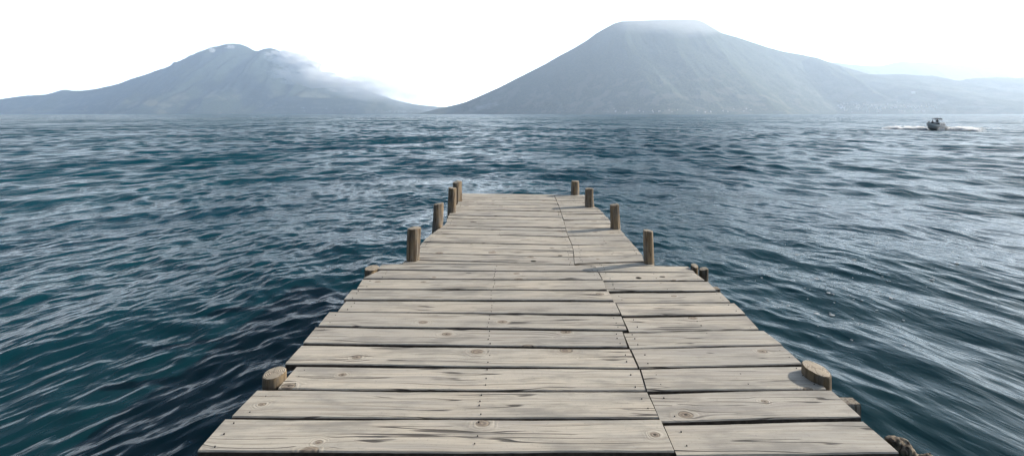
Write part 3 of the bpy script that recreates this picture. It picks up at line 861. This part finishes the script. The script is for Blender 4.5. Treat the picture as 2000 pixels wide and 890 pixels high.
v, f = boxv(-3.45, -3.0, -.2, .2, -.2, .95); bobj('outboard_motor', v, f, M_DARKC, bev=.06)

def person(lx, ly, lz, turn, label, arm=0.5):
    """seated figure, grown from a skeleton; local units metres, seat at lz"""
    P = [(0, 0, 0), (0, 0, .22), (0.01, 0, .42), (.02, 0, .53), (.03, 0, .62), (.04, 0, .72),
         (0, .09, -.02), (.42, .11, .03), (.44, .11, -.40), (.56, .11, -.42),
         (0, -.09, -.02), (.42, -.11, .03), (.44, -.11, -.40), (.56, -.11, -.42),
         (0, .19, .45), (.06, .24, .20), (.28, .18, .14), (.35, .16, .14),
         (0, -.19, .45), (.06, -.24, .20), (.28, -.18, .14), (.35, -.16, .14)]
    E = [(0, 1), (1, 2), (2, 3), (3, 4), (4, 5), (0, 6), (6, 7), (7, 8), (8, 9), (0, 10), (10, 11), (11, 12), (12, 13), (2, 14), (14, 15), (15, 16), (16, 17), (2, 18), (18, 19), (19, 20), (20, 21)]
    Rr = [.15, .14, .15, .06, .09, .085, .09, .065, .045, .04, .09, .065, .045, .04, .065, .045, .035, .03, .065, .045, .035, .03]
    me = bpy.data.meshes.new('person'); me.from_pydata(P, E, []); o = bpy.data.objects.new('tmp', me); COL.objects.link(o)
    o.modifiers.new('s', 'SKIN')
    for v_, r_ in zip(me.skin_vertices[0].data, Rr): v_.radius = (r_, r_)
    me.skin_vertices[0].data[0].use_root = True
    o.modifiers.new('ss', 'SUBSURF').levels = 1
    dg = bpy.context.evaluated_depsgraph_get(); nm = bpy.data.meshes.new_from_object(o.evaluated_get(dg)); bpy.data.objects.remove(o)
    nm.materials.append(M_SHIRT); nm.materials.append(M_SKIN)
    for pl in nm.polygons:
        c = pl.center; pl.material_index = 1 if (c.z > .52 or (c.x > .22 and .08 < c.z < .2 and abs(c.y) > .12)) else 0
        pl.use_smooth = True
    mw = Matrix.Translation(boat.location) @ boat.rotation_euler.to_matrix().to_4x4() @ Matrix.Translation((lx, ly, lz)) @ Matrix.Rotation(turn, 4, 'Z')
    p_ = bpy.data.objects.new('person', nm); COL.objects.link(p_); p_.matrix_world = mw
    tag(p_, label, 'person', 'people aboard the motorboat')
    hb = bmesh.new(); bmesh.ops.create_icosphere(hb, subdivisions=2, radius=.105)
    for v_ in hb.verts: v_.co.z = max(v_.co.z, -.02)*1.05; v_.co += Vector((.015, 0, .70))
    hm = bpy.data.meshes.new('hair'); hb.to_mesh(hm); hb.free(); hm.materials.append(M_HAIR)
    h_ = bpy.data.objects.new('hair', hm); COL.objects.link(h_); h_.parent = p_
    return p_
person(1.75, .15, .98, .2, 'person in dark clothes sitting at the boat bow facing ahead')
person(2.35, -.2, .78, 1.0, 'lower hunched person sitting foremost in the boat bow')
person(-.75, 0, 1.40, 0, 'person seated on the boat cabin under the dark canopy')

# white water thrown up by the boat
def mat_foam():
    b = NB('foam'); oc = b.n('ShaderNodeTexCoord').outputs['Object']
    n_ = b.noise(oc, 1.8, 4, .7)
    col = b.mix(b.ramp(n_, .4, .65), (.95, .96, .97), (.80, .84, .87))
    bs = b.bsdf(col, .9, spec=.1)
    tr = b.n('ShaderNodeBsdfTranslucent'); b.set(tr.inputs['Color'], col)
    mx = b.n('ShaderNodeMixShader'); mx.inputs[0].default_value = .55
    b.t.links.new(bs.outputs[0], mx.inputs[1]); b.t.links.new(tr.outputs[0], mx.inputs[2]); b.t.links.new(mx.outputs[0], b.out.inputs['Surface'])
    return b.m
M_FOAM = mat_foam()
def wake():
    verts = []; faces = []
    fw = Vector((math.cos(bang), math.sin(bang))); sd2 = Vector((-fw.y, fw.x))
    B0 = Vector((BX, BD))
    g = random.Random(5)
    def ridge(pts, w0, w1, h0, h1, seed, brk=0.0):
        n = 70; base = len(verts); m = 9
        P_ = []
        for i in range(n+1):
            t = i/n*(len(pts)-1); k = min(int(t), len(pts)-2); P_.append(pts[k].lerp(pts[k+1], t-k))
        for i in range(n+1):
            s = i/n; d = (P_[min(i+1, n)]-P_[max(i-1, 0)]).normalized(); nn = Vector((-d.y, d.x))
            wv = (w0+(w1-w0)*s)*min(1, s*8+.15)*(1-.9*max(0, (s-.85)/.15)); hh = (h0+(h1-h0)*s)*min(1, s*6+.2)*(1-max(0, (s-.8)/.2))
            cut = noise.noise(Vector((s*9, seed, 1)))
            if brk and cut < brk*s: wv *= .15; hh *= .1
            for k in range(m):
                a = k/(m-1)*2-1
                q = P_[i]+nn*(a*wv*.5*(1+.4*noise.noise(Vector((s*20, a*2, seed)))))
                z_ = hh*(1-a*a)*(1+.8*noise.noise(Vector((s*40, a*3, seed+3)))) - .05
                verts.append((q.x, q.y, max(lake_z(q.x, q.y), WATER-.1)+z_+.03))
        for i in range(n):
            for k in range(m-1): faces.append((base+i*m+k, base+(i+1)*m+k, base+(i+1)*m+k+1, base+i*m+k+1))
    for sgn, L_, seed in ((1, 9, 1.0), (-1, 9, 2.0)):   # spray sheets leaving the bow
        a = B0+fw*2.0+sd2*sgn*.6; b_ = B0+fw*.6+sd2*sgn*2.2; c = B0+fw*(-1.5)+sd2*sgn*4.8; e = B0+fw*(-4.5)+sd2*sgn*8.2
        ridge([a, b_, c, e], 1.3, 1.8, .60, .14, seed, .05)
    ridge([B0+fw*(-2.6), B0+fw*(-7), B0+fw*(-20), B0+fw*(-34)], 2.4, 1.4, .40, .12, 4.0, .05)
    me = mesh('boat_wake', verts, faces, True)
    o = link('boat_wake', me, mats=[M_FOAM]); tag(o, 'white foaming wake spreading behind the speeding motorboat', 'wake', kind='stuff')
wake()

# pale flecks of foam drifting on the water by the right of the pier
def flecks():
    g = random.Random(3); verts = []; faces = []
    for _ in range(150):
        px = g.gauss(1640, 150); py = g.gauss(560, 55)
        if px < 1420 + (py-520)*1.0 or py < 440 or py > 850 or px > 2050: continue
        d = F*HC/(py-HY); x_ = (px-CX)/F*d; z_ = lake_z(x_, d)
        r = g.uniform(.006, .016)*(2.2 if g.random() < .08 else 1)
        base = len(verts); a0 = g.random()*6; el = g.uniform(1, 2.2)
        for k in range(7):
            a = k/7*math.tau; u_ = r*el*math.cos(a); v_ = r*math.sin(a)*(1+.3*g.random())
            verts.append((x_+u_*math.cos(a0)-v_*math.sin(a0), d+u_*math.sin(a0)+v_*math.cos(a0), z_+.004))
        verts.append((x_, d, z_+.012))
        for k in range(7): faces.append((base+k, base+(k+1) % 7, base+7))
    o = link('foam_flecks', mesh('foam_flecks', verts, faces), mats=[M_FOAM]); tag(o, 'tiny pale flecks of foam drifting right of the pier', 'foam', kind='stuff')
flecks()

# ------------------------------------------------------------------ villages on the far shores
def terr(lbl):
    return [T for T in TERR if T['name'] == lbl]
hb_v = [(-5, -4, -4), (5, -4, -4), (5, 4, -4), (-5, 4, -4), (-5, -4, 5), (5, -4, 5), (5, 4, 5), (-5, 4, 5), (-5.5, 0, 8), (5.5, 0, 8), (-5.5, -4.6, 4.8), (5.5, -4.6, 4.8), (5.5, 4.6, 4.8), (-5.5, 4.6, 4.8)]
hb_f = [(0, 1, 5, 4), (1, 2, 6, 5), (2, 3, 7, 6), (3, 0, 4, 7), (10, 11, 9, 8), (12, 13, 8, 9), (10, 8, 13), (11, 12, 9)]
M_WALL = [mat_plain('white_wall', (.80, .79, .76), .8), mat_plain('cream_wall', (.70, .64, .52), .8)]
M_ROOF = [mat_plain('tin_roof', (.62, .63, .64), .5), mat_plain('tile_roof', (.40, .24, .17), .9)]
hm = []
for wm, rm in ((0, 0), (0, 1), (1, 0)):
    me = mesh('house', hb_v, hb_f); me.materials.append(M_WALL[wm]); me.materials.append(M_ROOF[rm])
    me.polygons.foreach_set('material_index', [0, 0, 0, 0, 1, 1, 1, 1]); hm.append(me)
def village(T, n, fx, fy, label, group, smin=.8, smax=1.6, seed=1):
    g = random.Random(seed); c = 0; tries = 0
    while c < n and tries < n*8:
        tries += 1
        p_ = hill_point(T, fx(g), fy(g))
        if not p_: continue
        o = bpy.data.objects.new('house', g.choice(hm)); COL.objects.link(o)
        s_ = g.uniform(smin, smax); o.scale = (s_, s_, s_); o.rotation_euler = (0, 0, g.choice((0, R(20), R(90), R(-30)))+g.uniform(-.2, .2))
        o.location = (p_[0], p_[1], p_[2]+1); tag(o, label, 'house', group); c += 1
T_hill = [T for T in TERR if T['name'] == 'hill']; T_volc = terr('volcano')[0]; T_left = terr('mountain')[0]; T_foot = terr('foothill')[0]
village(T_hill[1], 150, lambda g: g.triangular(1545, 1870, 1700), lambda g: min(221, g.triangular(201, 221, 210)),
        'tiny pale house in the village on the right shore below the long ridge', 'houses of the right shore village', .7, 1.5, 1)
village(T_hill[1], 14, lambda g: g.uniform(1470, 1560), lambda g: g.uniform(216, 221.5),
        'tiny pale house at the waterline left of the right shore village', 'scattered lakeside houses right', .6, 1.2, 2)
village(T_volc, 26, lambda g: g.uniform(1180, 1470), lambda g: min(221.5, g.triangular(212, 221.5, 220)),
        'tiny pale house at the foot of the flat topped volcano', 'houses under the flat topped volcano', .5, 1.2, 3)
village(T_foot, 48, lambda g: g.triangular(730, 815, 795), lambda g: g.triangular(216, 221.6, 220.5),
        'tiny pale house in the town at the gap between the two volcanoes', 'houses of the town between the volcanoes', .8, 1.6, 4)
village(T_foot, 12, lambda g: g.uniform(420, 700), lambda g: g.uniform(211, 220),
        'tiny pale house scattered along the shore under the foothill', 'scattered houses under the foothill', .8, 1.5, 5)
pt = hill_point(T_hill[1], 1784, 184)
if pt:
    o = bpy.data.objects.new('house', hm[0]); COL.objects.link(o); o.scale = (4.2, 2.2, 2.6); o.location = (pt[0], pt[1], pt[2]+4)
    tag(o, 'lone large white house high on the wooded ridge above the village', 'house')

# ------------------------------------------------------------------ clouds clinging to the peaks
def cloud(name, label, px, py, D, wpx, hpx, depth, dens, rot=0.0, kind='stuff', step=1.0, **kw):
    bm = bmesh.new(); bmesh.ops.create_icosphere(bm, subdivisions=3, radius=1.0)
    me = bpy.data.meshes.new(name); bm.to_mesh(me); bm.free()
    o = link(name, me, mats=[mat_cloud(name, dens, **kw)])
    o.location = ((px-CX)/F*D, D, (HY-py)/F*D+H)
    o.scale = (wpx/F*D/2, depth/2, hpx/F*D/2); o.rotation_euler = (0, R(rot), 0)
    tag(o, label, kind=kind)
    return o
cloud('cloud', 'bright cloud lying against the right peak of the twin peaked volcano', 578, 122, 9900, 135, 46, 700, .03, rot=14, nscale=2.3, seed=2.0, edge=.85, soft=2.6, stretch=(1.5, 1, 1))
cloud('cloud', 'long pale cloud bank below the right peak of the twin peaked volcano', 625, 156, 9750, 250, 48, 800, .016, rot=9, nscale=2.4, seed=5.0, edge=.82, soft=2.4, stretch=(2, 1, 1))
cloud('cloud', 'soft white cloud fading down the right slope toward the gap', 735, 176, 9200, 380, 90, 1200, .0045, rot=13, nscale=1.2, seed=8.0, edge=1.0, soft=.8, stretch=(1.4, 1, 1))
cloud('cloud', 'thin white cap of cloud over the flat summit of the volcano', 1290, 30, 6500, 420, 100, 1100, .0042, rot=3, nscale=1.0, seed=3.0, edge=1.0, soft=.55, stretch=(1.2, 1, 1))
cloud('cloud', 'small cloud wisp on the left shoulder of the twin peaked volcano', 414, 98, 10550, 14, 16, 240, .02, nscale=1.5, seed=1.0, edge=.9)
cloud('cloud', 'small cloud wisp hanging on the left summit of the twin peaked volcano', 449, 92, 10550, 24, 12, 240, .014, nscale=1.5, seed=6.0, edge=.9)
cloud('cloud', 'tiny bright cloud puff below the left summit of the twin peaked volcano', 452, 117, 10450, 13, 9, 200, .03, nscale=1.2, seed=4.0, edge=1.0)
cloud('smoke', 'thin pale smoke drifting low on the left foot of the flat topped volcano', 948, 208, 6350, 90, 22, 260, .0035, rot=-14, nscale=2.0, seed=7.0, edge=.75, stretch=(1.8, 1, 1))

# spray thrown clear of the bow: fine white mist, lit through
def spray(label, off, side, lx, ly, lz, turn, seed, z=.15):
    fw = Vector((math.cos(bang), math.sin(bang))); sd2 = Vector((-fw.y, fw.x))
    p_ = Vector((BX, BD)) + fw*off + sd2*side
    bm = bmesh.new(); bmesh.ops.create_icosphere(bm, subdivisions=3, radius=1.0)
    me = bpy.data.meshes.new('spray'); bm.to_mesh(me); bm.free()
    o = link('spray', me, mats=[mat_cloud('spray_mist', 22.0, nscale=2.2, seed=seed, edge=.95, soft=2.0, stretch=(1.8, 1, 1), aniso=0.0)])
    o.location = (p_.x, p_.y, WATER+z); o.scale = (lx, ly, lz); o.rotation_euler = (0, 0, turn)
    tag(o, label, kind='stuff')
spray('white spray thrown out on the far side of the motorboat bow', 0.4, -4.2, 5.0, 1.3, .75, bang+R(90+28), 1.0)
spray('white spray along the near side of the motorboat hull', -1.6, 3.6, 5.6, 1.2, .75, bang+R(90-38), 2.0)
spray('white churned water boiling behind the motorboat', -8.5, 1.2, 8.5, 1.5, .5, bang, 3.0)
